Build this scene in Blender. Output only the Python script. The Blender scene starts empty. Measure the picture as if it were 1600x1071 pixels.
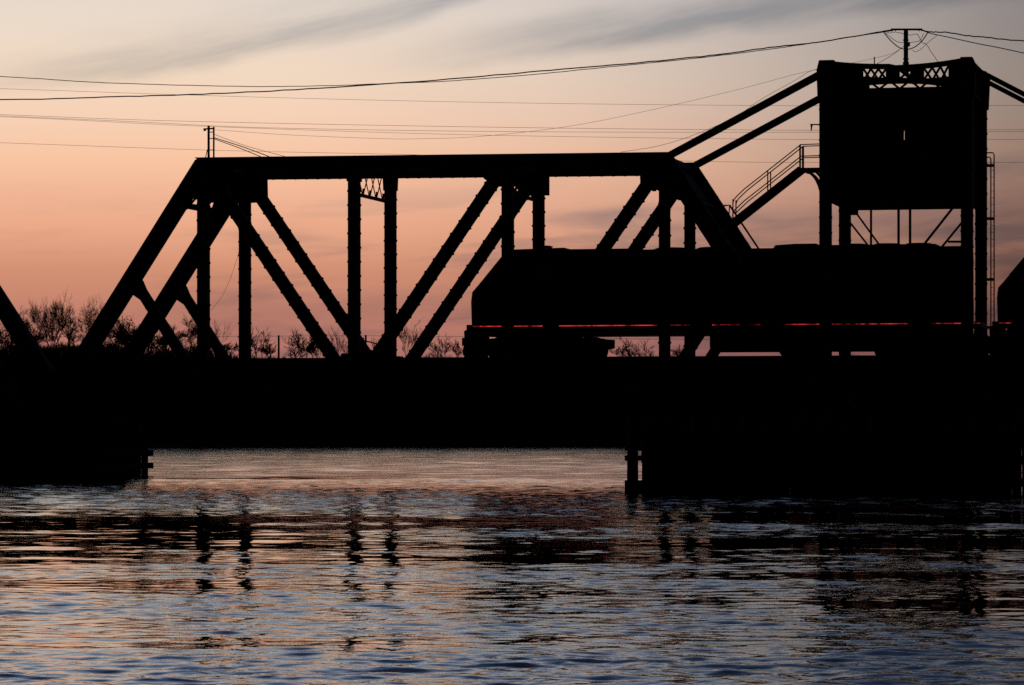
import bpy, math, random
import numpy as np
from mathutils import Vector, Matrix

random.seed(7)
S = bpy.context.scene
COL = S.collection

# ------------------------------------------------------------------ camera
F, YH, CH = 5687.2, 672.0, 2.0          # focal length and horizon row of the 1600 px photograph, eye height
cam_d = bpy.data.cameras.new('camera')
cam = bpy.data.objects.new('camera', cam_d)
COL.objects.link(cam)
cam.location = (0, 0, CH)
cam.rotation_euler = (math.radians(90), 0, 0)
cam_d.sensor_width = 36.0
cam_d.lens = 36.0 * F / 1600.0
cam_d.shift_y = (YH - 535.5) / 1600.0
cam_d.clip_start = 0.5
cam_d.clip_end = 20000
S.camera = cam

# ------------------------------------------------------------------ view
S.view_settings.view_transform = 'Standard'
S.view_settings.look = 'None'
S.view_settings.exposure = 0.0
S.view_settings.gamma = 1.0
S.cycles.max_bounces = 6
S.cycles.glossy_bounces = 3
S.cycles.use_denoising = False


def lin(r, g, b):
    f = lambda c: (c / 12.92 if c <= 0.04045 else ((c + 0.055) / 1.055) ** 2.4)
    return (f(r / 255), f(g / 255), f(b / 255), 1.0)


class NT:
    """small helper to wire shader nodes"""
    def __init__(self, tree):
        self.t = tree
        tree.nodes.clear()

    def n(self, kind, **kw):
        nd = self.t.nodes.new(kind)
        for k, v in kw.items():
            setattr(nd, k, v)
        return nd

    def put(self, sock, v):
        if hasattr(v, 'is_output'):
            self.t.links.new(v, sock)
        else:
            sock.default_value = v

    def m(self, op, a, b=0.0, c=None, clamp=False):
        nd = self.n('ShaderNodeMath', operation=op, use_clamp=clamp)
        self.put(nd.inputs[0], a)
        self.put(nd.inputs[1], b)
        if c is not None:
            self.put(nd.inputs[2], c)
        return nd.outputs[0]

    def step(self, x, a, b):
        nd = self.n('ShaderNodeMapRange', interpolation_type='SMOOTHSTEP')
        self.put(nd.inputs[0], x)
        nd.inputs[1].default_value = a
        nd.inputs[2].default_value = b
        return nd.outputs[0]

    def rng(self, x, a, b, c, d):
        nd = self.n('ShaderNodeMapRange')
        self.put(nd.inputs[0], x)
        for i, v in enumerate((a, b, c, d)):
            self.put(nd.inputs[i + 1], v)
        return nd.outputs[0]

    def ramp(self, x, stops):
        nd = self.n('ShaderNodeValToRGB')
        self.put(nd.inputs[0], x)
        e = nd.color_ramp.elements
        while len(e) > 1:
            e.remove(e[-1])
        e[0].position, e[0].color = stops[0]
        for p, c in stops[1:]:
            k = e.new(p)
            k.color = c
        return nd.outputs[0]

    def mix(self, f, a, b, blend='MIX'):
        nd = self.n('ShaderNodeMix', data_type='RGBA', blend_type=blend)
        self.put(nd.inputs[0], f)
        self.put(nd.inputs[6], a)
        self.put(nd.inputs[7], b)
        return nd.outputs[2]

    def xyz(self, x, y, z):
        nd = self.n('ShaderNodeCombineXYZ')
        for i, v in enumerate((x, y, z)):
            self.put(nd.inputs[i], v)
        return nd.outputs[0]

    def noise(self, vec, scale, detail=3.0, rough=0.5, dist=0.0):
        nd = self.n('ShaderNodeTexNoise')
        self.put(nd.inputs['Vector'], vec)
        nd.inputs['Scale'].default_value = scale
        nd.inputs['Detail'].default_value = detail
        nd.inputs['Roughness'].default_value = rough
        nd.inputs['Distortion'].default_value = dist
        return nd.outputs[0]


# ------------------------------------------------------------------ world: twilight sky after sunset
W = bpy.data.worlds.new('World')
S.world = W
W.use_nodes = True
k = NT(W.node_tree)
tc = k.n('ShaderNodeTexCoord')
sp = k.n('ShaderNodeSeparateXYZ')
k.t.links.new(tc.outputs['Generated'], sp.inputs[0])
dx, dy, dz = sp.outputs
az = math.radians(-14)
dot = k.n('ShaderNodeVectorMath', operation='DOT_PRODUCT')
k.t.links.new(tc.outputs['Generated'], dot.inputs[0])
dot.inputs[1].default_value = Vector((math.sin(az), math.cos(az), 0.04)).normalized()
ang = k.m('DIVIDE', k.m('ARCCOSINE', k.m('MINIMUM', dot.outputs['Value'], 0.99999)), math.pi)   # 0..1
zz = k.m('SQRT', k.m('MAXIMUM', dz, 0.0))                    # more room for the low sky
P = lambda z: math.sqrt(z)
sky = k.ramp(zz, [(0.0, lin(118, 80, 80)), (P(.020), lin(170, 111, 102)), (P(.031), lin(188, 124, 105)),
                  (P(.0434), lin(206, 141, 113)), (P(.0557), lin(231, 167, 134)), (P(.0645), lin(237, 179, 147)),
                  (P(.0733), lin(244, 193, 159)), (P(.0856), lin(242, 205, 178)), (P(.096), lin(238, 212, 188)),
                  (P(.113), lin(230, 214, 199)), (P(.16), lin(178, 186, 196)), (P(.30), lin(120, 144, 184)),
                  (P(.55), lin(104, 130, 176)), (1.0, lin(72, 94, 142))])
g = lambda v: (v, v, v, 1)
D = lambda d: d / 180.0
fall = k.ramp(ang, [(0.0, g(1.0)), (D(5), g(1.01)), (D(11), g(1.0)), (D(15), g(.88)), (D(17.2), g(.73)), (D(18.2), g(.65)),
                    (D(21.8), g(.37)), (D(24), g(.26)), (D(30), g(.20)), (D(40), g(.17)), (D(70), g(.08)), (D(110), g(.022)), (1.0, g(.009))])
sky = k.mix(1.0, sky, fall, 'MULTIPLY')
# the cooler, redder light away from the glow
sky = k.mix(k.step(ang, D(9), D(24)), sky, k.mix(1.0, sky, (.98, 1.03, 1.17, 1), 'MULTIPLY'))
U = k.m('MULTIPLY', dx, 10.0)
V = k.m('MULTIPLY', dz, 10.0)
wob = k.noise(k.xyz(k.m('MULTIPLY', U, 1.3), k.m('MULTIPLY', V, 3.0), 3.7), 1.6, 5, .55)
fine = k.noise(k.xyz(k.m('MULTIPLY', U, .9), k.m('MULTIPLY', k.m('SUBTRACT', V, k.m('MULTIPLY', U, .22)), 8.0), 9.1), 1.4, 6, .6, .3)
wobc = k.m('MULTIPLY', k.m('SUBTRACT', wob, .5), .10)


def streak(a, b, c, up, ulo, uhi, amp, edge=.035):
    cur = k.m('ADD', k.m('ADD', k.m('MULTIPLY', U, b), a), k.m('MULTIPLY', k.m('MULTIPLY', U, U), c))
    d = k.m('ADD', k.m('SUBTRACT', V, cur), wobc)
    s = k.m('MULTIPLY', k.step(d, -edge, edge), k.step(d, up, edge))
    s = k.m('MULTIPLY', s, k.step(U, ulo[0], ulo[1]))
    s = k.m('MULTIPLY', s, k.step(U, uhi[1], uhi[0]))
    s = k.m('MULTIPLY', s, k.rng(fine, .3, .7, .35, 1.25))
    return k.m('MULTIPLY', s, amp)


s1 = streak(1.215, .424, .19, .17, (-1.35, -.6), (.1, .6), .85, .026)
s2 = streak(1.015, .120, .0, .13, (-.5, .3), (1.3, 2.6), .95, .028)
s3 = streak(1.145, .168, .0, .12, (-1.7, -1.1), (-.6, -.2), .60, .03)
s4 = streak(1.26, .10, .0, .20, (.3, .9), (1.3, 2.6), .35, .03)
cl = k.m('MAXIMUM', k.m('MAXIMUM', s1, s2), k.m('MAXIMUM', s3, s4))
sky = k.mix(k.m('MINIMUM', cl, 1.0), sky, k.mix(1.0, sky, (.55, .61, .68, 1), 'MULTIPLY'))
low = k.noise(k.xyz(k.m('ADD', k.m('MULTIPLY', U, 1.5), 4.3), k.m('MULTIPLY', k.m('ADD', V, k.m('MULTIPLY', U, -.05)), 11.0), 2.2), 1.0, 4, .55, .3)
lowm = k.m('MULTIPLY', k.step(low, .47, .64), k.step(V, .74, .50))
lowm = k.m('MULTIPLY', lowm, k.rng(U, -1.2, .7, .30, 1.0))
sky = k.mix(lowm, sky, k.mix(1.0, sky, (.58, .68, .84, 1), 'MULTIPLY'))
m1 = streak(.525, .012, .0, .12, (.30, .70), (1.7, 2.4), .95, .03)
m2 = streak(.300, .0, .0, .10, (-1.2, -.8), (-.1, .15), .50, .03)
m3 = streak(.635, .035, .0, .08, (1.12, 1.35), (2.0, 2.5), 1.0, .02)
m4 = streak(.545, .085, .0, .05, (.02, .15), (.32, .5), .60, .015)
mm = k.m('MAXIMUM', k.m('MAXIMUM', m1, m2), k.m('MAXIMUM', m3, m4))
sky = k.mix(k.m('MINIMUM', mm, 1.0), sky, k.mix(1.0, sky, (.58, .66, .82, 1), 'MULTIPLY'))
# below the horizon the dome is dark earth
sky = k.mix(k.step(dz, -.002, -.02), sky, (.004, .004, .005, 1))
bg = k.n('ShaderNodeBackground')
k.put(bg.inputs[0], sky)
bg.inputs[1].default_value = 1.04
wo = k.n('ShaderNodeOutputWorld')
k.t.links.new(bg.outputs[0], wo.inputs[0])

# the sun is just down, outside the frame to the left; only its last warm light grazes the river
sun_d = bpy.data.lights.new('sun', 'SUN')
sun_d.energy = 0.03
sun_d.angle = math.radians(6)
sun_d.color = (1.0, .62, .38)
sun = bpy.data.objects.new('sun', sun_d)
COL.objects.link(sun)
sd = Vector((math.sin(math.radians(-32)), math.cos(math.radians(-32)), math.sin(math.radians(1.5))))
sun.rotation_euler = sd.to_track_quat('Z', 'Y').to_euler()
sun.location = sd * 300


# ------------------------------------------------------------------ materials
def mat(name, col, rough=.7, spots=None, scale=3.0, metal=0.0, bump=0.0, spec=.3):
    m_ = bpy.data.materials.new(name)
    m_.use_nodes = True
    q = NT(m_.node_tree)
    b = q.n('ShaderNodeBsdfPrincipled')
    o = q.n('ShaderNodeOutputMaterial')
    q.t.links.new(b.outputs[0], o.inputs[0])
    tcn = q.n('ShaderNodeTexCoord')
    nz = q.noise(tcn.outputs['Object'], scale, 5, .6)
    c2 = spots or tuple(c * .6 for c in col)
    q.put(b.inputs['Base Color'], q.mix(q.step(nz, .42, .62), (*col, 1), (*c2, 1)))
    q.put(b.inputs['Roughness'], q.rng(nz, .3, .7, rough - .08, rough + .08))
    b.inputs['Metallic'].default_value = metal
    b.inputs['Specular IOR Level'].default_value = spec
    if bump:
        bp_ = q.n('ShaderNodeBump')
        bp_.inputs['Distance'].default_value = bump
        q.put(bp_.inputs['Height'], q.noise(tcn.outputs['Object'], scale * 4, 4, .6))
        q.t.links.new(bp_.outputs[0], b.inputs['Normal'])
    return m_


STEEL = mat('black_bridge_steel', (.030, .028, .027), .75, (.040, .024, .016), 2.0, spec=.15)
STEEL2 = mat('dark_rail_steel', (.03, .027, .025), .6, (.035, .022, .015), 4.0, spec=.2)
SHEET = mat('dark_sheet_cladding', (.032, .032, .033), .8, (.034, .026, .021), 1.2, spec=.12)
TIMBER = mat('creosoted_timber', (.022, .017, .013), .9, (.030, .024, .019), 2.5, bump=.01, spec=.1)
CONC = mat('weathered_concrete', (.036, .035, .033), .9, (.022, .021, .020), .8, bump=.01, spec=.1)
PAINT = mat('dark_locomotive_paint', (.022, .024, .034), .6, (.017, .018, .025), 1.5, spec=.2)
UNDER = mat('black_running_gear', (.018, .017, .016), .8, (.026, .021, .017), 5.0, spec=.1)
GLASS = mat('dark_cab_glass', (.008, .009, .011), .15, None, 1.0, spec=.4)
WIRE = mat('black_cable_sheath', (.02, .02, .02), .7, None, 8.0, spec=.1)
BARK = mat('dark_bark', (.040, .032, .026), .95, (.028, .023, .019), 3.0, spec=.05)
LEAF = mat('dark_evergreen_leaf', (.030, .040, .022), .9, (.022, .028, .018), 2.0, spec=.05)
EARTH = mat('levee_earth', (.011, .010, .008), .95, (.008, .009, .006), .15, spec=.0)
LAMPOFF = mat('lamp_lens', (.08, .08, .08), .3, None, 2.0)

RED = bpy.data.materials.new('red_reflector_glow')  # red reflective stripe, its lit look put in as emission
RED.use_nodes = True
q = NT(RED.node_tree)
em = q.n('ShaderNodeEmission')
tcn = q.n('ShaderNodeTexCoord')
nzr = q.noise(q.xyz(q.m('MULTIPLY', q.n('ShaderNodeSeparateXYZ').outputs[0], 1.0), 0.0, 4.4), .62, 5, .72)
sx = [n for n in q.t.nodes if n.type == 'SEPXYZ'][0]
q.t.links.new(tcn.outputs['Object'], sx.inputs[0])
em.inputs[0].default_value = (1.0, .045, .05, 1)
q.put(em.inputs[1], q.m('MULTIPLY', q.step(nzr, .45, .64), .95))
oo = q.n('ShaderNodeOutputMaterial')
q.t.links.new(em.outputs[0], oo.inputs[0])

# ------------------------------------------------------------------ mesh helpers
ZUP = Vector((0, 0, 1))


class MB:
    def __init__(self):
        self.v, self.f = [], []

    def quadbox(self, c8):
        o = len(self.v)
        self.v += [tuple(p) for p in c8]
        for q_ in ((0, 3, 2, 1), (4, 5, 6, 7), (0, 1, 5, 4), (1, 2, 6, 5), (2, 3, 7, 6), (3, 0, 4, 7)):
            self.f.append(tuple(o + i for i in q_))
        return self

    def box(self, a, b):
        (x0, y0, z0), (x1, y1, z1) = a, b
        return self.quadbox([(x0, y0, z0), (x1, y0, z0), (x1, y1, z0), (x0, y1, z0),
                             (x0, y0, z1), (x1, y0, z1), (x1, y1, z1), (x0, y1, z1)])

    def bar(self, p0, p1, w, d, side):
        """bar from p0 to p1; d = size along `side`, w = size across it"""
        p0, p1 = Vector(p0), Vector(p1)
        a = (p1 - p0).normalized()
        s = (Vector(side) - a * a.dot(Vector(side))).normalized()
        t = a.cross(s)
        o = []
        for p in (p0, p1):
            for i, j in ((-1, -1), (1, -1), (1, 1), (-1, 1)):
                o.append(p + t * (w / 2 * i) + s * (d / 2 * j))
        return self.quadbox(o)

    def prism(self, poly, off):
        """extrude a planar outline by the vector off"""
        off = Vector(off)
        o, n = len(self.v), len(poly)
        self.v += [tuple(Vector(p) - off / 2) for p in poly] + [tuple(Vector(p) + off / 2) for p in poly]
        self.f.append(tuple(o + i for i in range(n))[::-1])
        self.f.append(tuple(o + n + i for i in range(n)))
        for i in range(n):
            j = (i + 1) % n
            self.f.append((o + i, o + j, o + n + j, o + n + i))
        return self

    def tube(self, pts, r, n=6, cap=True):
        pts = [Vector(p) for p in pts]
        rr = r if isinstance(r, (list, tuple)) else [r] * len(pts)
        o = len(self.v)
        for i, p in enumerate(pts):
            a = (pts[min(i + 1, len(pts) - 1)] - pts[max(i - 1, 0)])
            a = a.normalized() if a.length > 1e-9 else ZUP
            s = a.cross(ZUP if abs(a.z) < .9 else Vector((1, 0, 0))).normalized()
            t = a.cross(s)
            for j in range(n):
                th = 2 * math.pi * j / n
                self.v.append(tuple(p + (s * math.cos(th) + t * math.sin(th)) * rr[i]))
        for i in range(len(pts) - 1):
            for j in range(n):
                j2 = (j + 1) % n
                self.f.append((o + i * n + j, o + i * n + j2, o + (i + 1) * n + j2, o + (i + 1) * n + j))
        if cap:
            self.f.append(tuple(o + j for j in range(n))[::-1])
            e = o + (len(pts) - 1) * n
            self.f.append(tuple(e + j for j in range(n)))
        return self

    def build(self, name, m_, parent=None, smooth=False):
        me = bpy.data.meshes.new(name)
        org = parent_world(parent)
        me.from_pydata([tuple(Vector(p) - org) for p in self.v], [], self.f)
        me.materials.append(m_)
        me.update()
        if smooth:
            for p in me.polygons:
                p.use_smooth = True
        o = bpy.data.objects.new(name, me)
        COL.objects.link(o)
        if parent is not None:
            o.parent = parent
        return o


def parent_world(p):
    v = Vector((0, 0, 0))
    while p is not None:
        v += Vector(p.location)
        p = p.parent
    return v


def tag(o, label=None, cat=None, group=None, kind=None):
    if label: o['label'] = label
    if cat: o['category'] = cat
    if group: o['group'] = group
    if kind: o['kind'] = kind
    return o


def thing(name, label, cat, loc=(0, 0, 0), group=None):
    o = bpy.data.objects.new(name, None)
    o.empty_display_size = .5
    COL.objects.link(o)
    o.location = loc
    return tag(o, label, cat, group)


# ------------------------------------------------------------------ the bridge's own axes: u along, v away from us, z up
X0, Y0, TH = -13.0448303, 153.918761, 0.222207372
CT, ST = math.cos(TH), math.sin(TH)
UD, VD = Vector((CT, -ST, 0)), Vector((ST, CT, 0))
WD = 6.0                                                     # distance between the two trusses


def B(u, v, z):
    return Vector((X0 + u * CT + v * ST, Y0 - u * ST + v * CT, z))


def uv_of(px, v):
    q_ = (px - 800) / F
    return (q_ * (Y0 + v * CT) - X0 - v * ST) / (CT + q_ * ST)


def uz(px, py, v=0.0):
    u = uv_of(px, v)
    return u, CH + (YH - py) * (Y0 - u * ST + v * CT) / F


def bp(px, py, v=0.0):
    u, z = uz(px, py, v)
    return B(u, v, z)


def at(px, py, Y):
    """a point at depth Y in front of the photographer"""
    return Vector(((px - 800) / F * Y, Y, CH + (YH - py) / F * Y))


def member(mb, p0, p1, w=.47, d=.40, battens=True, step=.6, proud=.055):
    """riveted built-up bar: box section with tie plates that stand out at both edges"""
    p0, p1 = Vector(p0), Vector(p1)
    mb.bar(p0, p1, w, d, VD)
    if battens:
        L = (p1 - p0).length
        a = (p1 - p0) / L
        n = int(L / step)
        for i in range(1, n):
            c = p0 + a * (L * i / n)
            mb.bar(c - a * .045, c + a * .045, w + proud * 2, d * .5, VD)
            if i % 2:
                for s in (-1, 1):
                    mb.bar(c + VD * s * (d / 2) - a * .16, c + VD * s * (d / 2) + a * .16, w * .8, .024, VD)
    return mb


# panel points of the near truss, from their columns in the photograph
UL = [uv_of(98, 0), uv_of(318, 0), uv_of(553.5, 0), uv_of(793.5, 0), uv_of(1038.5, 0), uv_of(1271, 0)]
ZB = 3.70
ZT = {1: uz(318, 257)[1], 4: uz(1040, 249)[1]}
zt = lambda u: ZT[1] + (ZT[4] - ZT[1]) * (u - UL[1]) / (UL[4] - UL[1])
UTL, UTR = uv_of(1290, 0), uv_of(1511, 0)                    # tower legs
UC = (UTL + UTR) / 2
mir = lambda u: 2 * UC - u

bridge = thing('swing_bridge', 'black riveted steel truss swing bridge with sloping end posts and a tall square tower', 'bridge', B(UC, 3, 3.0))
for v in (0.0, WD):
    mb = MB()
    ua, ub = UL[1] - .25, UL[4] + .2
    member(mb, B(ua, v, zt(ua)), B(ub, v, zt(ub)), .50, .46, True, .5, .018)
    mb.bar(B(ua - .05, v, zt(ua) + .262), B(ub + .05, v, zt(ub) + .262), .024, .60, VD)      # cover plate
    mb.build('top_chord', STEEL, bridge)
    mb = MB()
    member(mb, B(UL[0] - .3, v, ZB), B(UTR + .6, v, ZB), .50, .44, True, .9, .02)
    mb.build('bottom_chord', STEEL, bridge)
    for a, b in ((0, 1), (5, 4)):
        mb = MB()
        member(mb, B(UL[a], v, ZB), B(UL[b], v, zt(UL[b])), .70, .48, True, .8, .02)
        mb.build('end_post', STEEL, bridge)
    for i in (1, 2, 3, 4):
        mb = MB()
        member(mb, B(UL[i], v, ZB), B(UL[i], v, zt(UL[i])), .455 if i < 4 else .42, .40, True, .59)
        mb.build('vertical_post', STEEL, bridge)
    for a, b in ((1, 2), (3, 2), (4, 3)):
        mb = MB()
        member(mb, B(UL[a], v, zt(UL[a])), B(UL[b], v, ZB), .50, .36, True, .62)
        mb.build('diagonal', STEEL, bridge)
    # short struts from the middle of the end posts down to the foot of the first post
    for a, b in ((0, 1), (5, 4)):
        um, zm = (UL[a] + UL[b]) / 2, (ZB + zt(UL[b])) / 2
        mb = MB()
        member(mb, B(um, v, zm), B(UL[b], v, ZB), .42, .34, True, .7, .03)
        mb.build('sub_strut', STEEL, bridge)
    # gusset plates

    def gus(pts, th=.03):
        for s in (-1, 1):
            MB().prism([B(u, v + s * .262, z) for u, z in pts], VD * th).build('gusset_plate', STEEL, bridge)
    for sgn, i in ((1, 1), (-1, 4)):
        u, z = UL[i], zt(UL[i])
        gus([(u - sgn * .62, z - .9), (u - sgn * .05, z + .25), (u + sgn * .95, z + .25), (u + sgn * .98, z - 1.22), (u - sgn * .50, z - 1.30)])
        um, zm = (UL[i] + UL[i - 1 if sgn > 0 else i + 1]) / 2, (ZB + z) / 2
        gus([(um + sgn * .22, zm + .12), (um + sgn * .40, zm - .16), (um + sgn * .60, zm - .62), (um + sgn * .40, zm - .95), (um + sgn * .02, zm - .70), (um - sgn * .3, zm - .5)])
    u, z = UL[3], zt(UL[3])
    gus([(u - .98, z + .2), (u + .42, z + .2), (u + .42, z - 1.05), (u - .55, z - 1.05), (u - .98, z - .72)])
    u, z = UL[4], zt(UL[4])
    gus([(u - .98, z + .2), (u - .4, z + .2), (u - .4, z - 1.30), (u - .55, z - 1.30), (u - .98, z - .82)])
    u = UL[2]
    z = zt(u)
    gus([(u - .30, z + .2), (u + .30, z + .2), (u + .26, z - .8), (u - .26, z - .8)])
    gus([(u - .9, ZB - .25), (u + .9, ZB - .25), (u + .5, ZB + 1.5), (u - .5, ZB + 1.5)])
    for i in (1, 3, 4):
        u = UL[i]
        gus([(u - .75, ZB - .25), (u + .75, ZB - .25), (u + .45, ZB + 1.2), (u - .45, ZB + 1.2)])


def lattice(mb, A, Bp, C, Dp, n, w, side, plates=True):
    """X bracing between the line A-B (top) and C-D (bottom)"""
    for i in range(n):
        t0, t1 = i / n, (i + 1) / n
        a0, a1 = A.lerp(Bp, t0), A.lerp(Bp, t1)
        c0, c1 = C.lerp(Dp, t0), C.lerp(Dp, t1)
        mb.bar(a0, c1, w, .02, side)
        mb.bar(a1 + side * .021, c0 + side * .021, w, .02, side)
        if plates:
            m_ = (c0 + c1) / 2
            for cc in (c0, c1):
                up = (A - C).normalized()
                mb.bar(cc + side * .03, cc + side * .03 + up * .30, .26, .016, side)


for i in (1, 2, 3, 4):                                        # sway frames between the two trusses
    u, z = UL[i], zt(UL[i])
    mb = MB()
    t0, t1, b0, b1 = B(u, .25, z - .05), B(u, WD - .25, z - .05), B(u, .25, z - 1.30), B(u, WD - .25, z - 1.30)
    mb.bar(t0, t1, .22, .22, UD)
    mb.bar(b0, b1, .12, .18, UD)
    lattice(mb, t0, t1, b0, b1, 5, .085, UD)
    mb.build('sway_frame', STEEL, bridge)
for a, b in ((0, 1), (5, 4)):                                 # portals in the plane of the end posts
    ax = (B(UL[a], 0, ZB) - B(UL[b], 0, zt(UL[b]))).normalized()
    h0 = B(UL[b], 0, zt(UL[b]))
    nrm = ax.cross(VD).normalized()
    mb = MB()
    pt = lambda s, v: h0 + ax * s + VD * v
    mb.bar(pt(.1, .2), pt(.1, WD - .2), .40, .30, nrm)
    mb.bar(pt(2.0, .2), pt(2.0, WD - .2), .22, .16, nrm)
    lattice(mb, pt(.2, .25), pt(.2, WD - .25), pt(1.95, .25), pt(1.95, WD - .25), 5, .26, nrm, False)
    mb.bar(pt(.95, .2), pt(.95, WD - .2), 1.36, .04, nrm)
    for s, vv in ((1, .25), (-1, WD - .25)):
        mb.prism([pt(1.95, vv), pt(1.95, vv + s * 1.7), pt(2.25, vv + s * .9), pt(2.85, vv + s * .35), pt(3.3, vv)], nrm * .05)
    mb.build('portal_frame', STEEL, bridge)
mb = MB()                                                     # top lateral bracing, level with the chords
for i in (1, 2, 3):
    for a, b in ((i, i + 1), (i + 1, i)):
        mb.bar(B(UL[a], .2, zt(UL[a])), B(UL[b], WD - .2, zt(UL[b]) + .01 * (a - i)), .14, .14, ZUP)
mb.build('lateral_bracing', STEEL, bridge)

# deck: floor beams, stringers, ties, rails
ue0, ue1 = UL[0] - .5, UTR + .6
for u in UL + [UTR]:
    MB().bar(B(u, .2, 4.05), B(u, WD - .2, 4.05), 1.05, .26, UD).build('floor_beam', STEEL, bridge)
for v in (1.35, 4.65):  # girders added to block low sky under the deck from river reflections
    mb = MB()
    ue_, us_ = UC - 5.0, uv_of(226, 6.6) + .5
    mb.bar(B(us_, v, 3.05), B(ue_, v, 3.05), 1.16, .05, VD)
    for z in (2.475, 3.62):
        mb.bar(B(us_, v, z), B(ue_, v, z), .04, .36, VD)
    nst = int((ue_ - us_) / 1.1)
    for i in range(1, nst):
        u = us_ + (ue_ - us_) * i / nst
        mb.bar(B(u, v - .10, 2.5), B(u, v - .10, 3.6), .10, .15, VD)
    mb.build('added_blocking_girder', STEEL, bridge)
RZ = 4.83                                                     # top of rail
for v in (.95, 2.1, 3.9, 5.05):
    mb = MB()
    mb.bar(B(ue0, v, 4.10), B(ue1 + 10, v, 4.10), .92 if v in (2.1, 3.9) else .70, .16, VD)
    mb.bar(B(ue0, v, 4.545), B(ue1 + 10, v, 4.545), .03, .34, VD)
    mb.build('stringer', STEEL, bridge)
mb = MB()
n = int((ue1 + 10 - ue0) / .45)
for i in range(n):
    u = ue0 + .2 + i * .45
    mb.bar(B(u, 1.45, 4.64), B(u, 4.55, 4.64), .16, .22, UD)
    if i % 3 == 0:
        mb.bar(B(u, .35, 4.86), B(u, 1.6, 4.86), .12, .14, UD)
mb.build('tie_deck', TIMBER, bridge)
mb = MB()
for s in range(4):
    mb.bar(B(ue0, .42 + s * .28, 4.965), B(ue1 + 10, .42 + s * .28, 4.965), .05, .24, VD)
mb.bar(B(ue0, .25, 4.80), B(ue1 + 10, .25, 4.80), .46, .07, VD)
mb.build('walkway', TIMBER, bridge)
for v in (3 - .755, 3 + .755):
    mb = MB()
    mb.bar(B(ue0, v, RZ - .02), B(ue1 + 10, v, RZ - .02), .05, .075, VD)
    mb.bar(B(ue0, v, RZ - .055), B(ue1 + 10, v, RZ - .055), .05, .03, VD)
    mb.build('rail', STEEL2, bridge)

# tower
ZL = lambda py, u, v=0.0: CH + (YH - py) * (Y0 - u * ST + v * CT) / F
zcapL, zcapR = ZL(95, UTL), ZL(90, UTR)
for v in (0.0, WD):
    for u, zc in ((UTL, zcapL), (UTR, zcapR)):
        mb = MB()
        dz_ = 0.0
        member(mb, B(u, v, ZB - .6), B(u, v, zc - .1 + dz_), .46, .46, True, .62, .03)
        mb.prism([B(u - .30, v, zc - 1.6), B(u + .30, v, zc - 1.6), B(u + .36, v, zc - .3), B(u + (.36 if u == UTL else .22), v, zc), B(u - .24, v, zc), B(u - .34, v, zc - .4)], VD * .50)
        mb.build('tower_leg', STEEL, bridge)
    # arched lattice strut across the top
    mb = MB()
    nn = 22
    top, bot = [], []
    for i in range(nn + 1):
        t = i / nn
        u = UTL + (UTR - UTL) * t
        e = abs(2 * t - 1)
        zt_ = (zcapL + (zcapR - zcapL) * t) - .20 * (1 - e ** 2.2) - (.0 if t < .5 else .06 * (1 - e))
        zb_ = ZL(131, UC) - .42 * e ** 2.5
        top.append(B(u, v, zt_))
        bot.append(B(u, v, zb_))
    for i in range(nn):
        dn = Vector((0, 0, -.20))
        for ln, o_ in ((top, dn), (bot, -dn)):
            mb.prism([ln[i], ln[i + 1], ln[i + 1] + o_, ln[i] + o_], VD * .30)
    rel = lambda px: max(0, min(nn, (uv_of(px, 0) - UTL) / (UTR - UTL) * nn))

    def pt_(line, f_):
        i = min(int(f_), nn - 1)
        return line[i].lerp(line[i + 1], f_ - i)
    for a, b in ((1295, 1349), (1384, 1406), (1422, 1444), (1482, 1508)) if v == 0 else ((1295, 1330), (1495, 1508)):
        fa, fb = rel(a), rel(b)
        mb.prism([pt_(top, fa) - ZUP * .1, pt_(top, fb) - ZUP * .1, pt_(bot, fb) + ZUP * .1, pt_(bot, fa) + ZUP * .1], VD * .05)
    for a, b, n_ in ((1349, 1384, 3), (1406, 1422, 1), (1444, 1482, 3)) if v == 0 else ((1330, 1495, 5),):
        fa, fb = rel(a), rel(b)
        lattice(mb, pt_(top, fa) - ZUP * .2, pt_(top, fb) - ZUP * .2, pt_(bot, fa) + ZUP * .2, pt_(bot, fb) + ZUP * .2, n_, .095, VD, False)
    mb.build('tower_top_strut', STEEL, bridge)
for u, zc in ((UTL, zcapL), (UTR, zcapR)):                     # cross struts near-far
    mb = MB()
    t0, t1 = B(u, .2, zc - .18), B(u, WD - .2, zc - .18)
    b0, b1 = B(u, .2, zc - 1.3), B(u, WD - .2, zc - 1.3)
    mb.bar(t0, t1, .30, .30, UD)
    mb.bar(b0, b1, .14, .20, UD)
    lattice(mb, t0, t1, b0, b1, 4, .10, UD, False)
    mb.build('tower_cross_strut', STEEL, bridge)
VP = 3.0                                                      # plane of the pole on the tower
um_ = uv_of(1415.5, VP)
MB().bar(B(um_, .16, ZL(104.6, UC)), B(um_, WD - .16, ZL(104.6, UC)), .14, .14, UD).build('pole_beam', STEEL, bridge)
mb = MB()                                                     # thin rods under the house
for a, b, v, w in (((1337, 332), (1382, 394), 4.6, .075), ((1329, 349), (1362, 391), 4.2, .075), ((1361, 318), (1361, 395), 3.2, .085),
                   ((1404, 318), (1404, 395), 4.4, .10), ((1422, 318), (1422, 395), 4.4, .10), ((1492, 321), (1436, 392), 4.6, .095),
                   ((1502, 349), (1467, 392), 4.2, .085)):
    mb.bar(bp(*a, v), bp(*b, v), w, w, VD)
mb.bar(bp(1481, 378, 4.6), bp(1504, 378, 4.6), .09, .09, VD)
mb.build('bracing_rod', STEEL, bridge)

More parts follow.
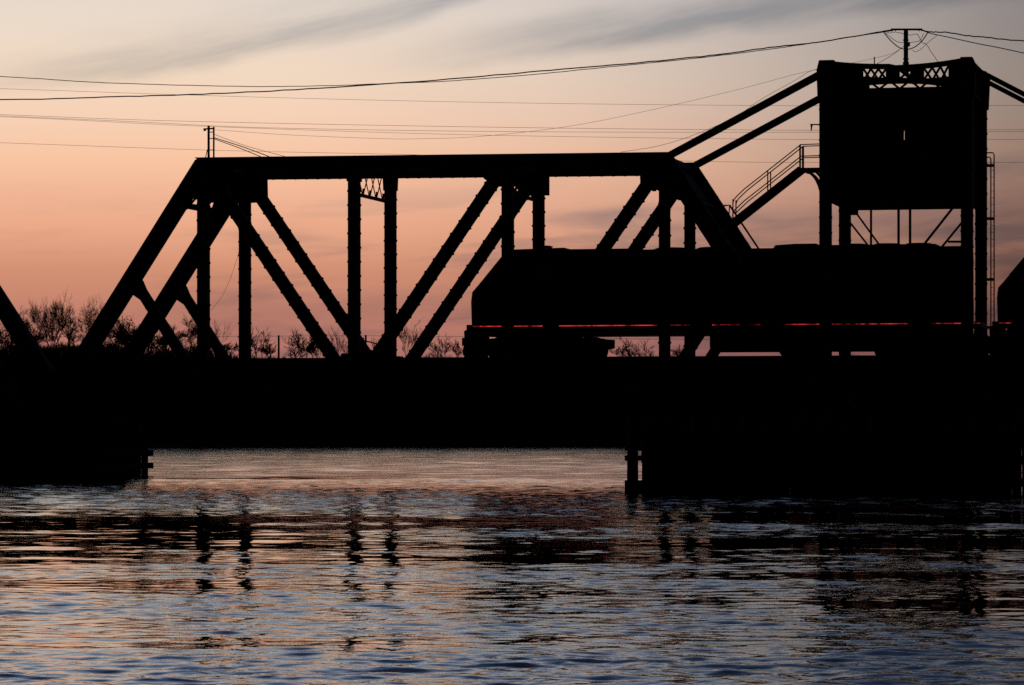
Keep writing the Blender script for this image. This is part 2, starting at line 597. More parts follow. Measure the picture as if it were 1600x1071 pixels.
# stays from the tower to the hips of both arms
for v in (0.0, WD):
    a = B(UTL, v, ZL(112, UTL))
    b = B(UL[4] + .35, v, zt(UL[4]) + .22)
    for m0, zc in ((False, 0), (True, ZL(112, UTR) - ZL(112, UTL))):
        mb = MB()
        p, q_ = (a, b + (b - a) * .065)
        if m0:
            p = B(UTR, v, ZL(101.5, UTR))
            e1 = uz(1594, 144.5, 0)
            um_ = mir(UL[4])
            q_ = B(um_, v, ZL(101.5, UTR) + (e1[1] - ZL(101.5, UTR)) * (um_ - UTR) / (e1[0] - UTR))
        for s in (-.10, .10):
            mb.bar(p + VD * s, q_ + VD * s, .19 if m0 else .285, .05, VD)
        mb.bar(p, q_, .13 if m0 else .22, .16, VD)
        mb.build('stay', STEEL, bridge)

# the other arm, beyond the tower
mb = MB()
for v in (0.0, WD):
    h = mir(UL[4])
    zz_ = zt(UL[4])
    member(mb, B(mir(UL[5]), v, ZB), B(h, v, zz_), .68, .48, True, .8, .02)
    member(mb, B(h, v, zz_), B(mir(UL[2]), v, zz_), .5, .46, False)
    member(mb, B(UTR + .65, v, ZB), B(mir(UL[2]), v, ZB), .5, .44, False)
    for i in (2, 3, 4):
        member(mb, B(mir(UL[i]), v, ZB), B(mir(UL[i]), v, zz_), .44, .40, False)
    member(mb, B(h, v, zz_), B(mir(UL[3]), v, ZB), .5, .36, False)
    member(mb, B(mir(UL[3]), v, zz_), B(mir(UL[2]), v, ZB), .5, .36, False)
mb.build('side_arm', STEEL, bridge)

# ------------------------------------------------------------------ machinery house in the tower
hu0, hu1 = uv_of(1299, .35), uv_of(1505, .35)
hz0, hz1 = ZL(311, UC), ZL(139.0, UC)
house = thing('machinery_house', 'dark box-like machinery house hung high between the legs of the bridge tower', 'house', B(UC, 3, hz0))
V0, V1 = .30, 5.70
mb = MB()
slot_u, slot_z0, slot_z1 = uv_of(1413, V0), ZL(218, UC), ZL(200, UC)
fu = uv_of(1413, V1)


def wall_with_hole(mb, v, hu, hw, z0, z1):
    mb.quadbox([B(a, v + b, c) for c in (hz0, hz1) for a, b in ((hu0, -.04), (hu - hw, -.04), (hu - hw, .04), (hu0, .04))])
    mb.quadbox([B(a, v + b, c) for c in (hz0, hz1) for a, b in ((hu + hw, -.04), (hu1, -.04), (hu1, .04), (hu + hw, .04))])
    for c0, c1 in ((hz0, z0), (z1, hz1)):
        mb.quadbox([B(a, v + b, c) for c in (c0, c1) for a, b in ((hu - hw, -.04), (hu + hw, -.04), (hu + hw, .04), (hu - hw, .04))])


wall_with_hole(mb, V0, slot_u, .015, slot_z0, slot_z1)
wall_with_hole(mb, V1, fu, .50, slot_z0 - .4, slot_z1 + .4)
for u in (hu0, hu1):
    mb.quadbox([B(u + a, b, c) for c in (hz0, hz1) for a, b in ((-.04, V0 + .05), (.04, V0 + .05), (.04, V1 - .05), (-.04, V1 - .05))])
i = 0
u = hu0 + .15
while u < hu1 - .1:                                          # standing seams of the sheeting
    if abs(u - slot_u) > .1:
        mb.bar(B(u, V0 - .055, hz0), B(u, V0 - .055, hz1), .03, .03, VD)
    u += .30
mb.build('wall', SHEET, house)
mb = MB()
mb.quadbox([B(a, b, c) for c in (hz0 - .10, hz0 - .004) for a, b in ((hu0 - .06, V0 - .08), (hu1 + .06, V0 - .08), (hu1 + .06, V1 + .08), (hu0 - .06, V1 + .08))])
mb.bar(bp(1328, 329, 4.8), bp(1340, 329, 4.8), .38, .5, VD)
mb.build('floor', SHEET, house)
mb = MB()
mb.quadbox([B(a, b, c) for c in (hz1 + .004, hz1 + .07) for a, b in ((hu0 - .05, V0 - .1), (hu1 + .05, V0 - .1), (hu1 + .05, V1 + .1), (hu0 - .05, V1 + .1))])
mb.build('roof', SHEET, house)
for px, w in ((1405, .32), (1378, .2), (1452, .16), (1392, .14)):
    u = uv_of(px, 1.0)
    MB().tube([B(u, 1.0, hz1 + .07), B(u, 1.0, hz1 + .10), B(u, 1.0, hz1 + .13)], [w, w, w * .5], 10).build('roof_vent', SHEET, house)
mb = MB()
for a, b, c, d in ((-.50, slot_z0 - .4, .50, slot_z0 - .34), (-.50, slot_z1 + .34, .50, slot_z1 + .4)):
    mb.quadbox([B(fu + e, V1 + s, z) for z in (b, d) for e, s in ((a, .042), (c, .042), (c, .09), (a, .09))])
for e in (-.5, .44):
    mb.quadbox([B(fu + e + t, V1 + s, z) for z in (slot_z0 - .34, slot_z1 + .34) for t, s in ((0, .042), (.06, .042), (.06, .09), (0, .09))])
mb.build('window_frame', SHEET, house)

# ------------------------------------------------------------------ stair, platform, ladder, lamp arm
VS0, VS1 = 5.2, 6.0
uP, zP = uz(1250, 265, VS0)
uQ, zQ = uz(1143, 349, VS0)
stair = thing('stairway', 'steel stairway with pipe handrails climbing from the truss to the tower platform', 'stairway', B(uQ, 5.6, zQ))
for v in (VS0, VS1):
    MB().bar(B(uQ - .3, v, zQ - .24), B(uP + .02, v, zP + .02), .28, .05, VD).build('stringer', STEEL, stair)
mb = MB()
ns = 13
for i in range(1, ns):
    t = i / ns
    p = B(uQ + (uP - uQ) * t, 0, zQ + (zP - zQ) * t)
    mb.bar(p + VD * (VS0 + .03), p + VD * (VS1 - .03), .24, .03, ZUP)
mb.build('tread', STEEL, stair)
mb = MB()
for v in (VS0, VS1):
    for hgt in (1.02, .52):
        pts = [B(uP, v, zP + hgt), B(uQ + .55, v, zQ + .42 + hgt), B(uQ + .25, v, zQ + .14 + hgt)]
        if hgt > .6:
            pts += [B(uQ + .12, v, zQ + .0 + hgt), B(uQ + .06, v, zQ - .2 + hgt), B(uQ + .05, v, zQ + .1)]
        else:
            pts += [B(uQ + .05, v, zQ + hgt - .05)]
        mb.tube(pts, .026, 6)
    for t in (.0, .52, 1.0):
        u, z = uQ + .06 + (uP - uQ - .06) * t, zQ + (zP - zQ) * t
        mb.tube([B(u, v, z - .05), B(u + .0, v, z + 1.02)], .030 if t < 1 else .042, 6)
mb.build('handrail', STEEL, stair)

uT = uv_of(1284, VS0)
plat = thing('access_platform', 'small railed platform at the head of the stairway beside the tower leg', 'platform', B(uP, 5.6, zP))
mb = MB()
mb.quadbox([B(a, b, c) for c in (zP - .10, zP + .06) for a, b in ((uP - .02, VS0 - .1), (uT + .5, VS0 - .1), (uT + .5, VS1 + .1), (uP - .02, VS1 + .1))])
mb.build('landing', STEEL, plat)
for v in (VS0 - .06, VS1 + .06):
    mb = MB()
    for hgt in (1.04, .55):
        mb.tube([B(uP + .02, v, zP + hgt), B(uT + .2, v, zP + hgt + .02)], .024, 6)
    mb.tube([B(uP + .02, v, zP), B(uP + .02, v, zP + 1.06)], .036, 6)
    mb.build('handrail', STEEL, plat)
mb = MB()
for v in (VS0, VS1):
    pts = []
    for i in range(9):
        a = i / 8 * math.pi / 2
        pts.append(B(uT - .75 + .75 * math.sin(a), v, zP - 1.45 + 1.37 * math.cos(a)))
    for p0, p1 in zip(pts, pts[1:]):
        mb.bar(p0, p1, .10, .06, VD)
    mb.bar(B(uT - .28, v, zP - .1), B(uT, v, zP - .42), .06, .06, VD)
    mb.prism([B(uT - .02, v, zP - .1), B(uT + .3, v, zP - .1), B(uT + .3, v, zP - 1.6), B(uT - .02, v, zP - 1.6)], VD * .05)
mb.build('bracket', STEEL, plat)

# handrail that runs down the far end post
rail = thing('end_post_handrail', 'thin handrail running down along the back of the sloping end post', 'handrail', bp(1140, 321, 6.6))
mb = MB()
p0, p1 = bp(1127, 322, 6.5), bp(1140, 321, 6.5)
p2 = bp(1232, 459, 6.5)
mb.tube([p0, p1, p2], .045, 6)
mb.build('top_rail', STEEL, rail)
mb = MB()
for t in (.0, .5, .54, 1.0):
    p = p1.lerp(p2, t)
    MB().tube([p, p - Vector((0, 0, .75)) - UD * .05], .028, 6).build('stanchion', STEEL, rail)

lad = thing('ladder', 'tall narrow steel ladder on the right side of the tower', 'ladder', bp(1550, 520, 6.2))
for j, px in enumerate((1548.2, 1553.3)):
    mb = MB()
    ytop = 246 if j == 0 else 239
    a, b = bp(px, 522, 6.0), bp(px, ytop + 3, 6.0)
    mb.tube([a, b, bp(px - 1.6, ytop, 6.0), bp(1541, ytop, 6.0)], .030, 6)
    mb.build('side_rail', STEEL, lad)
a0, a1 = bp(1548.2, 520, 6.0), bp(1548.2, 250, 6.0)
c0, c1 = bp(1553.3, 520, 6.0), bp(1553.3, 250, 6.0)
for i in range(25):
    t = (i + .5) / 25
    MB().tube([a0.lerp(a1, t), c0.lerp(c1, t)], .010, 5).build('rung', STEEL, lad)
for py in (259, 342, 437, 512):
    mb = MB()
    mb.bar(bp(1538, py, 6.0), bp(1554, py, 6.0), .12, .10, VD)
    mb.build('bracket', STEEL, lad)

lamp = thing('bracket_lamp', 'small lamp arm sticking out from the left edge of the tower', 'lamp', bp(1282, 194, 0))
mb = MB()
mb.tube([bp(1284, 195, 0), bp(1269, 195, 0)], .03, 6)
mb.build('arm', STEEL, lamp)
mb = MB()
mb.tube([bp(1268, 194, 0), bp(1268, 198, 0), bp(1267.5, 205, 0)], [.06, .035, .02], 8)
mb.build('lamp_head', STEEL, lamp)

# ------------------------------------------------------------------ masts and cables
VP = 3.0
mast = thing('utility_pole', 'short stout utility pole with a crossarm on top of the bridge tower', 'pole', bp(1415.5, 128, VP))
mb = MB()
mb.tube([bp(1415.5, 112.5, VP), bp(1415.5, 98, VP), bp(1415.5, 96, VP), bp(1415.5, 49, VP), bp(1415.5, 46, VP)], [.13, .13, .095, .095, .06], 10)
for py in (92.5, 63):
    mb.tube([bp(1411, py, VP), bp(1420, py, VP)], .03, 6)
mb.build('shaft', TIMBER, mast)
mb = MB()
mb.bar(bp(1392, 46.3, VP), bp(1441, 46.3, VP), .075, .09, VD)
mb.build('crossarm', TIMBER, mast)
for px in (1393, 1399, 1436, 1440):
    MB().tube([bp(px, 46.3, VP), bp(px, 48.8, VP)], [.04, .025], 8).build('insulator', GLASS, mast)
mb = MB()
mb.box(bp(1419, 71, VP) - Vector((.05, .05, .05)), bp(1421, 68, VP) + Vector((.02, .05, .05)))
mb.build('switch_box', STEEL2, mast)
mb = MB()
mb.tube([bp(1366.3, 104, 1.0), bp(1366.3, 89, 1.0)], .025, 5)
tag(mb.build('lightning_rod', STEEL), 'tiny upright rod on the tower top left of the utility pole', 'rod')

fr = thing('cable_frame', 'small two-legged frame standing on the left end of the top chord', 'frame', bp(330, 248, 1.0))
VF = 1.0
for px, top, r in ((326, 197, .052), (334, 198.5, .038)):
    mb = MB()
    mb.tube([bp(px, 262, VF), bp(px, top, VF)], r, 8)
    mb.build('leg', STEEL, fr)
mb = MB()
mb.bar(bp(318, 202, VF), bp(335, 201, VF), .06, .07, VD)
mb.bar(bp(318.5, 203.5, VF), bp(321.5, 203.5, VF), .08, .09, VD)
for py in (207, 217, 235):
    mb.bar(bp(326, py, VF), bp(334, py - .5, VF), .035, .05, VD)
mb.tube([bp(321, 247, VF), bp(324, 234, VF)], .02, 5)
mb.build('crossbar', STEEL, fr)


def smooth(pts, n=10):
    out = []
    P_ = [Vector(p) for p in pts]
    for i in range(len(P_) - 1):
        a, b = P_[i], P_[i + 1]
        m0 = (P_[i + 1] - P_[i - 1]) / 2 if i > 0 else (b - a)
        m1 = (P_[i + 2] - P_[i]) / 2 if i + 2 < len(P_) else (b - a)
        for j in range(n):
            t = j / n
            h00, h10, h01, h11 = 2 * t ** 3 - 3 * t ** 2 + 1, t ** 3 - 2 * t ** 2 + t, -2 * t ** 3 + 3 * t ** 2, t ** 3 - t ** 2
            out.append(a * h00 + m0 * h10 + b * h01 + m1 * h11)
    out.append(P_[-1])
    return out


def cable(name, pts, v, r, label, cat='cable', group=None, jit=0.0, Y=None, n=10):
    rnd = random.Random(len(label) * 13 + len(pts))
    p3 = smooth([(at(px, py, Y) if Y else bp(px, py, v)) for px, py in pts], n)
    if jit:
        p3 = [p + Vector((0, 0, rnd.uniform(-jit, jit))) for p in p3]
    mb = MB()
    mb.tube(p3, r, 5)
    return tag(mb.build(name, WIRE, None, True), label, cat, group)


G1 = 'cables strung to the pole on the tower'
cable('power_cable', [(-420, 158), (4, 156), (200, 151), (350, 146), (520, 137), (700, 124), (860, 110), (1000, 98), (1120, 86), (1200, 75), (1275, 67), (1300, 63), (1383, 49), (1393, 47.5)], VP, .027,
      'thick black cable rising to the tower pole, the lower one at the left edge', 'cable', G1, .012, n=9)
cable('power_cable', [(-420, 100), (4, 120), (130, 128), (250, 132.5), (400, 135.5), (520, 134), (600, 131), (700, 127), (830, 117), (950, 105), (1100, 90), (1240, 72), (1380, 50.5), (1395, 48.5)], VP, .017,
      'thin sagging cable to the tower pole, the upper one at the left edge', 'cable', G1, .006)
cable('power_cable', [(1440, 47), (1452, 50), (1480, 51), (1510, 56), (1545, 59), (1594, 64), (1900, 88)], VP, .026,
      'thick cable leaving the tower pole towards the right edge, upper one', 'cable', G1, .012)
cable('power_cable', [(1440, 47.5), (1456, 53), (1480, 58), (1530, 69), (1594, 82), (1900, 150)], VP, .020,
      'thinner cable dropping from the tower pole to the right edge, lower one', 'cable', G1)
cable('jumper_cable', [(1381, 51), (1391, 63), (1404, 74), (1415, 77.3), (1427, 75), (1440, 65), (1450, 51)], VP - .2, .022,
      'black cable loop hanging deepest below the crossarm of the tower pole', 'cable', 'loose loops under the crossarm of the pole')
cable('jumper_cable', [(1383, 51.5), (1391, 58), (1402, 65.5), (1415, 67), (1428, 66), (1438, 63), (1443, 53)], VP + .2, .012,
      'thin shallow cable loop under the crossarm of the tower pole', 'cable', 'loose loops under the crossarm of the pole')
cable('jumper_cable', [(1385, 52), (1401, 50.5), (1413, 54), (1424, 55), (1433, 54), (1437, 60), (1441, 67), (1448, 71), (1466, 98)], VP + .3, .012,
      'tangled thin cable right of the tower pole, slanting down to the tower top', 'cable', 'loose loops under the crossarm of the pole', .02)
cable('jumper_cable', [(1425, 78), (1431, 81), (1440, 76), (1449, 68), (1456, 62), (1463, 56), (1455, 52)], VP + .35, .010,
      'frayed wire hanging in a kink right of the tower pole', 'cable', 'loose loops under the crossarm of the pole', .02)
cable('jumper_cable', [(1413, 72), (1400, 82), (1388, 90), (1374, 98), (1368, 101)], VP - .3, .011,
      'thin wire slanting from the tower pole left to the tower top', 'cable', 'loose loops under the crossarm of the pole')
cable('service_wire', [(1412, 73), (1398, 82), (1380, 88), (1340, 97), (1282, 108), (1240, 117), (1150, 141), (1000, 176), (880, 199), (750, 213.5), (660, 217), (600, 217), (450, 211), (335, 203)], VF + .5, .0065,
      'thin wire sagging from the little chord-top frame up to the tower', 'cable')
cable('service_wire', [(1284, 107), (1265, 112), (1242, 126), (1190, 155), (1150, 182), (1090, 209), (1030, 228), (970, 238)], .3, .0085,
      'wire draped beside the upper stay from the tower down to the top chord', 'cable')
G2 = 'wires from the small frame down to the top chord'
cable('service_wire', [(335, 210), (350, 216), (390, 230), (450, 246)], VF, .010, 'uppermost and thinnest wire from the small frame down to the top chord', 'cable', G2)
cable('service_wire', [(335, 215.5), (380, 230), (426, 247)], VF, .020, 'middle wire from the small frame down to the top chord', 'cable', G2)
cable('service_wire', [(335, 217.5), (375, 232), (414, 248)], VF, .018, 'lowest and shortest wire from the small frame down to the top chord', 'cable', G2)
cable('service_wire', [(376, 377), (371, 402), (358, 440), (345, 466), (330, 485)], 5.4, .007, 'hair-thin wire hanging slack between the first two truss posts', 'cable')
cable('service_wire', [(556, 529), (575, 534), (598, 540)], 5.8, .03, 'short dark pipe rail slanting between the feet of the second pair of posts', 'rail')
G3 = 'distant power lines crossing the sky behind the bridge'
for (pts, r, lab) in (
        ([(-300, 130), (4, 139), (400, 152), (800, 161), (1240, 165.5), (1594, 165), (1900, 163)], .010, 'faint distant power line crossing highest behind the bridge, just over the frame'),
        ([(-300, 168), (4, 179.5), (300, 190), (800, 199.5), (1282, 204), (1594, 203), (1900, 200)], .011, 'faint distant power line at the level of the small frame top'),
        ([(-300, 168), (4, 181.5), (200, 190), (420, 200), (800, 206), (1282, 207), (1594, 206), (1900, 203)], .011, 'faint distant power line just below its twin, crossing at the small frame'),
        ([(-300, 178), (4, 183), (300, 197), (640, 208.5), (900, 214), (1282, 218.5), (1594, 218), (1900, 214)], .010, 'faint distant power line, third down, dipping towards the tower'),
        ([(-300, 214), (4, 223.5), (330, 235), (600, 241), (1100, 252.5), (1282, 254), (1594, 254), (1900, 252)], .010, 'faint distant power line lowest over the bridge, meeting the top chord')):
    cable('power_line', pts, 0, r, lab, 'power line', G3, Y=230)

# ------------------------------------------------------------------ neighbouring fixed span at the left edge
uA = uv_of(15, 0)
span = thing('truss_span', 'neighbouring black truss span whose sloping end post cuts the left edge', 'bridge', B(uA - 10, 3, 3.0))
for v in (0.0, WD):
    mb = MB()
    zz_ = zt(UL[1])
    du = (UL[1] - UL[0]) * 1.03
    member(mb, B(uA, v, ZB), B(uA - du, v, zz_), .74, .48, True, .8, .02)
    mb.build('end_post', STEEL, span)
    mb = MB()
    member(mb, B(uA + .3, v, ZB), B(uA - 20, v, ZB), .5, .44, True, .9, .02)
    mb.build('bottom_chord', STEEL, span)
mb = MB()
for v in (0.0, WD):
    member(mb, B(uA - du, v, zz_), B(uA - 20, v, zz_), .5, .46, False)
    for j in (1, 2):
        member(mb, B(uA - du * j, v, ZB), B(uA - du * j, v, zz_), .46, .40, False)
    member(mb, B(uA - du, v, zz_), B(uA - du * 2, v, ZB), .5, .36, False)
mb.build('upper_truss', STEEL, span)
mb = MB()
for v in (.95, 2.1, 3.9, 5.05):
    mb.bar(B(uA - 20, v, 4.10), B(uA + .35, v, 4.10), .90, .16, VD)
mb.bar(B(uA - 20, .3, 4.85), B(uA + .35, .3, 4.85), .4, .07, VD)
mb.bar(B(uA - 20, 3, 4.66), B(uA + .35, 3, 4.66), .18, 5.2, VD)
for v in (3 - .755, 3 + .755):
    mb.bar(B(uA - 20, v, RZ - .03), B(uA + .35, v, RZ - .03), .07, .07, VD)
mb.build('deck', TIMBER, span)

# ------------------------------------------------------------------ piers and fenders
ur = uv_of(226, 6.6)
pier = thing('rest_pier', 'dark stone rest pier under the left end of the swing bridge', 'pier', B(UL[0], 3, 0))
mb = MB()
mb.quadbox([B(a, b, c) for c, e in ((-1.5, .25), (2.75, 0)) for a, b in ((uA - 3.4 - e, .4 - e), (ur - .9 + e, .4 - e), (ur - .9 + e, 6.6 + e), (uA - 3.4 - e, 6.6 + e))])
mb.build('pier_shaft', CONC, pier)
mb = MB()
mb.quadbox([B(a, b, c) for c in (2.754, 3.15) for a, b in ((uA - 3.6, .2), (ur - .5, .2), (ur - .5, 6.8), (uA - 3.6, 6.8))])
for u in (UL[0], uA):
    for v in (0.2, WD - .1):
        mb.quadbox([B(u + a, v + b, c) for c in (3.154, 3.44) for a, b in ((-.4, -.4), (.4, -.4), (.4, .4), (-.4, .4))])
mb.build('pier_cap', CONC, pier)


def pile_wall(name, label, A, C, ztop, gap, parent_cat='fender', proud=.0, walers=(.55, 1.25, 1.95), r=.17):
    """row of timber piles with planking and horizontal walers between two plan points"""
    A, C = Vector(A), Vector(C)
    L = (C - A).length
    d = (C - A) / L
    nrm = d.cross(ZUP)
    t = thing(name, label, parent_cat, A.lerp(C, .5))
    mb = MB()
    n_ = max(2, int(L / gap) + 1)
    rnd = random.Random(5)
    for i_ in range(n_):
        p = A + d * (L * i_ / (n_ - 1))
        rr = r * rnd.uniform(.9, 1.1)
        hh = ztop + rnd.uniform(-.08, .12)
        mb.tube([p + ZUP * -1.5, p + ZUP * (hh - .05), p + ZUP * hh], [rr * 1.05, rr, rr * .85], 9)
    mb.build('pile', TIMBER, t)
    mb = MB()
    for z in walers:
        mb.bar(A - d * .1 + nrm * (r + .12) + ZUP * z, C + d * .1 + nrm * (r + .12) + ZUP * z, .26, .22, nrm)
    mb.build('waler', TIMBER, t)
    mb = MB()
    nb = int(L / .3)
    for i_ in range(nb):
        p = A + d * (L * (i_ + .5) / nb) - nrm * (r + .04)
        mb.bar(p + ZUP * -1.2, p + ZUP * (ztop - .35 + rnd.uniform(-.06, .06)), .28, .07, nrm)
    mb.build('planking', TIMBER, t)
    return t


def plan(p):
    return Vector((p.x, p.y, 0))


pile_wall('timber_fender', 'dark timber fender with protruding walers in front of the left pier', plan(B(uA - 9, -.75, 0)), plan(B(ur - .1, -.75, 0)), 2.35, .9, walers=(.42, .98))
pile_wall('return_fender', 'short timber fender along the right flank of the left pier', plan(B(ur, -.6, 0)), plan(B(ur, 6.6, 0)), 2.3, .9, walers=(.42, .98), r=.15)

piv = thing('pivot_pier', 'round dark pivot pier carrying the swing bridge tower', 'pier', B(UC, 3, 0))
mb = MB()
c = B(UC, 3, 0)
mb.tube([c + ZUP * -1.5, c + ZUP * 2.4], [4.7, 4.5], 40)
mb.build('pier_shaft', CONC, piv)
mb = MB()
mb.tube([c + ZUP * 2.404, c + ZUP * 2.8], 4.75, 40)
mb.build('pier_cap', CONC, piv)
mb = MB()
mb.tube([c + ZUP * 2.804, c + ZUP * 3.08], 3.6, 36)
for i in range(24):
    a = 2 * math.pi * i / 24
    d = Vector((math.cos(a), math.sin(a), 0))
    mb.tube([c + d * 3.6 + ZUP * 2.95, c + d * 4.0 + ZUP * 2.95], .14, 8)
mb.build('turntable', STEEL, piv)

YF = 116.5
f0, f1 = plan(at(1012, 700, YF)), plan(at(1012, 700, YF)) + UD * 19.5
pile_wall('pier_fender', 'long dark timber fender facing the river in front of the pivot pier', f0, f1, 2.30, .8, walers=(.35, 1.05, 1.75), r=.18)
pile_wall('side_fender', 'timber fender wall running back from the fender corner under the bridge', f0 + VD * .8 + UD * .2, f0 + VD * 62 + UD * .2, 2.25, 1.2, r=.17)
dol = thing('fender_pile', 'stout timber pile standing free at the corner of the pier fender', 'pile', plan(at(988, 770, YF - .3)))
p = plan(at(988.5, 770, YF - .3))
mb = MB()
mb.tube([p + ZUP * -1.5, p + ZUP * 2.5, p + ZUP * 2.58], [.185, .175, .15], 12)
mb.build('shaft', TIMBER, dol)
for py, h_ in ((716, .17), (702, .10), (761, .42)):
    z = CH + (YH - py) * (YF - .3) / F
    MB().bar(p + UD * -.22 + ZUP * z, p + UD * .62 + ZUP * z, h_, .42, VD).build('waler', TIMBER, dol)
MB().bar(p + UD * .36 + ZUP * .95, p + UD * .36 + ZUP * 1.35, .12, .2, VD).build('block', TIMBER, dol)

# ------------------------------------------------------------------ the train: two dark diesel locomotives
TV = 3.0
lu0 = uv_of(724.5, TV - 1.5)
LEN = uv_of(1541, TV - 1.5) - lu0
RD = TH                                                     # heading in the world


def loco():
    t = thing('locomotive', 'dark long-hood diesel locomotive crossing the swing bridge, its whole sloped front and roof in view', 'locomotive', (0, 0, 0))
    X, Yv = Vector((1, 0, 0)), Vector((0, 1, 0))
    prof = lambda pts, y: [Vector((x, y, z)) for x, z in pts]
    L = LEN
    m_ = MB()
    m_.box((.12, -1.5, 1.36), (L - .25, 1.5, 1.58))
    m_.box((.9, -1.15, 1.1), (L - 1.0, 1.15, 1.36))
    fr_ = m_.build('underframe', PAINT, t)
    # nose and cab
    m_ = MB()
    m_.prism(prof([(.34, 1.584), (.31, 2.55), (.36, 2.95), (.62, 3.24), (1.78, 4.62), (1.95, 4.72), (4.3, 4.78), (4.3, 1.584)], 0), Yv * 2.94)
    cab = m_.build('cab', PAINT, t)
    m_ = MB()
    for s in (-1, 1):
        for x0, x1 in ((2.2, 3.0), (3.15, 3.95)):
            MB().box((x0, s * 1.475 - .012, 3.35), (x1, s * 1.475 + .012, 4.1)).build('window', GLASS, cab)
    a, b = Vector((.80, 0, 3.46)), Vector((1.55, 0, 4.34))
    for s in (-.62, .62):
        MB().bar(a + Yv * s + Vector((-.02, 0, .02)), b + Yv * s + Vector((-.02, 0, .02)), 1.0, .03, (b - a).cross(Yv)).build('windscreen', GLASS, cab)
    for s in (-.2, .2):
        MB().tube([(1.80, s, 4.66), (1.72, s, 4.64)], .13, 12).build('headlight', LAMPOFF, cab)
    for s in (-.9, .9):
        MB().tube([(.335, s, 1.9), (.29, s, 1.9)], .11, 10).build('ditch_light', LAMPOFF, cab)
    m_ = MB()
    m_.box((.295, -.35, 1.62), (.325, .35, 2.6))
    m_.build('nose_door', PAINT, cab)
    m_ = MB()
    for y in (-.25, 0, .25):
        m_.tube([(3.45, y, 4.90), (3.15, y, 4.90), (3.05, y, 4.90)], [.03, .05, .09], 8)
    m_.box((3.30, -.32, 4.785), (3.42, .32, 4.86))
    m_.build('horn', UNDER, cab)
    # long hood
    m_ = MB()
    hw = .98
    m_.prism([(4.304, y, z) for y, z in ((-hw, 1.584), (hw, 1.584), (hw, 4.45), (hw - .22, 4.70), (-hw + .22, 4.70), (-hw, 4.45))], (0, 0, 0)) if False else None
    y_z = ((-hw, 1.584), (-hw, 4.42), (-hw + .22, 4.70), (hw - .22, 4.70), (hw, 4.42), (hw, 1.584))
    xm = (4.304 + L - .75) / 2
    m_.prism([(xm, y, z) for y, z in y_z], X * (L - .75 - 4.304))
    for i in range(22):
        x = 5.0 + i * .68
        if x < L - 1.4:
            for s in (-1, 1):
                m_.box((x, s * (hw + .016) - .012, 1.75), (x + .6, s * (hw + .016) + .012, 3.5 if i % 4 else 3.1))
    hood = m_.build('long_hood', PAINT, t)
    m_ = MB()
    # inertial filter box, dynamic brake blister, radiator wings
    m_.prism([(5.9, y, z) for y, z in ((-1.2, 3.5), (-1.2, 4.5), (-.95, 4.74), (.95, 4.74), (1.2, 4.5), (1.2, 3.5))], X * 3.0)
    m_.build('filter_housing', PAINT, hood)
    m_ = MB()
    m_.prism([(L - 4.3, y, z) for y, z in ((-1.0, 3.3), (-1.5, 3.8), (-1.5, 4.55), (-1.2, 4.78), (1.2, 4.78), (1.5, 4.55), (1.5, 3.8), (1.0, 3.3))], X * 4.4)
    m_.build('radiator_wing', PAINT, hood)
    m_ = MB()
    for x, r_, z in ((8.6, .75, 4.735), (10.4, .75, 4.735), (L - 5.6, .62, 4.81), (L - 4.2, .62, 4.81), (L - 2.9, .62, 4.81)):
        MB().tube([(x, 0, 4.69), (x, 0, z), (x, 0, z + .055)], [r_, r_, r_ * .8], 20).build('roof_fan', PAINT, hood)
    m_ = MB()
    m_.prism([(x, 0, z) for x, z in ((13.0, 4.69), (13.1, 4.82), (13.9, 4.87), (14.8, 4.87), (15.0, 4.69))], Yv * 1.5)
    m_.build('exhaust_housing', PAINT, hood)
    # red reflective stripe along the side sill, its glow painted by emission
    m_ = MB()
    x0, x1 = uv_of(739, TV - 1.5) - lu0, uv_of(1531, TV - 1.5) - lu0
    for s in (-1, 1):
        MB().box((x0, s * 1.512 - .011, 1.493), (x1, s * 1.512 + .011, 1.524)).build('reflector_strip', RED, fr_)
    # handrails
    for s in (-1, 1):
        m_ = MB()
        pts = [Vector((4.5, s * 1.44, 2.62)), Vector((L - .8, s * 1.44, 2.62))]
        m_.tube(pts, .018, 5)
        for i in range(12):
            x = 4.5 + (L - 5.3) * i / 11
            m_.tube([(x, s * 1.44, 1.584), (x, s * 1.44, 2.62)], .016, 5)
        m_.build('handrail', UNDER, t)
    # pilot, plough, couplers, steps
    m_ = MB()
    m_.prism(prof([(.06, 1.36), (-.0, 1.30), (.02, .9), (-.06, .35), (.10, .13), (.38, .13), (.38, 1.36)], 0), Yv * 2.9)
    m_.build('pilot', UNDER, t)
    m_ = MB()
    m_.prism(prof([(L - .5, 1.36), (L - .22, 1.30), (L - .2, .35), (L - .5, .3)], 0), Yv * 2.8)
    m_.build('rear_pilot', UNDER, t)
    for x0, x1, xx in ((.1, -.22, -.30), (L - .3, L + .05, L + .12)):
        m_ = MB()
        m_.box((min(x0, x1), -.1, .80), (max(x0, x1), .1, 1.02))
        m_.prism([(xx, y, .72) for y in (0,)] * 0 or [Vector((xx - .1, -.16, .9)), Vector((xx + .1, -.16, .9)), Vector((xx + .12, .1, .9)), Vector((xx - .06, .18, .9))], ZUP * .34)
        m_.build('coupler', UNDER, t)
    for x0 in (.42, L - 1.0):
        for s in (-1, 1):
            m_ = MB()
            for z in (.45, .80, 1.15):
                m_.box((x0, s * 1.36 - .12, z), (x0 + .5, s * 1.36 + .12, z + .04))
            for xx in (x0 - .03, x0 + .5):
                m_.box((xx, s * 1.36 - .12, .42), (xx + .03, s * 1.36 + .12, 1.355))
            m_.build('step', UNDER, t)
    # fuel tank and trucks
    m_ = MB()
    x0, x1 = uv_of(1108, TV - 1.5) - lu0, uv_of(1374, TV - 1.5) - lu0
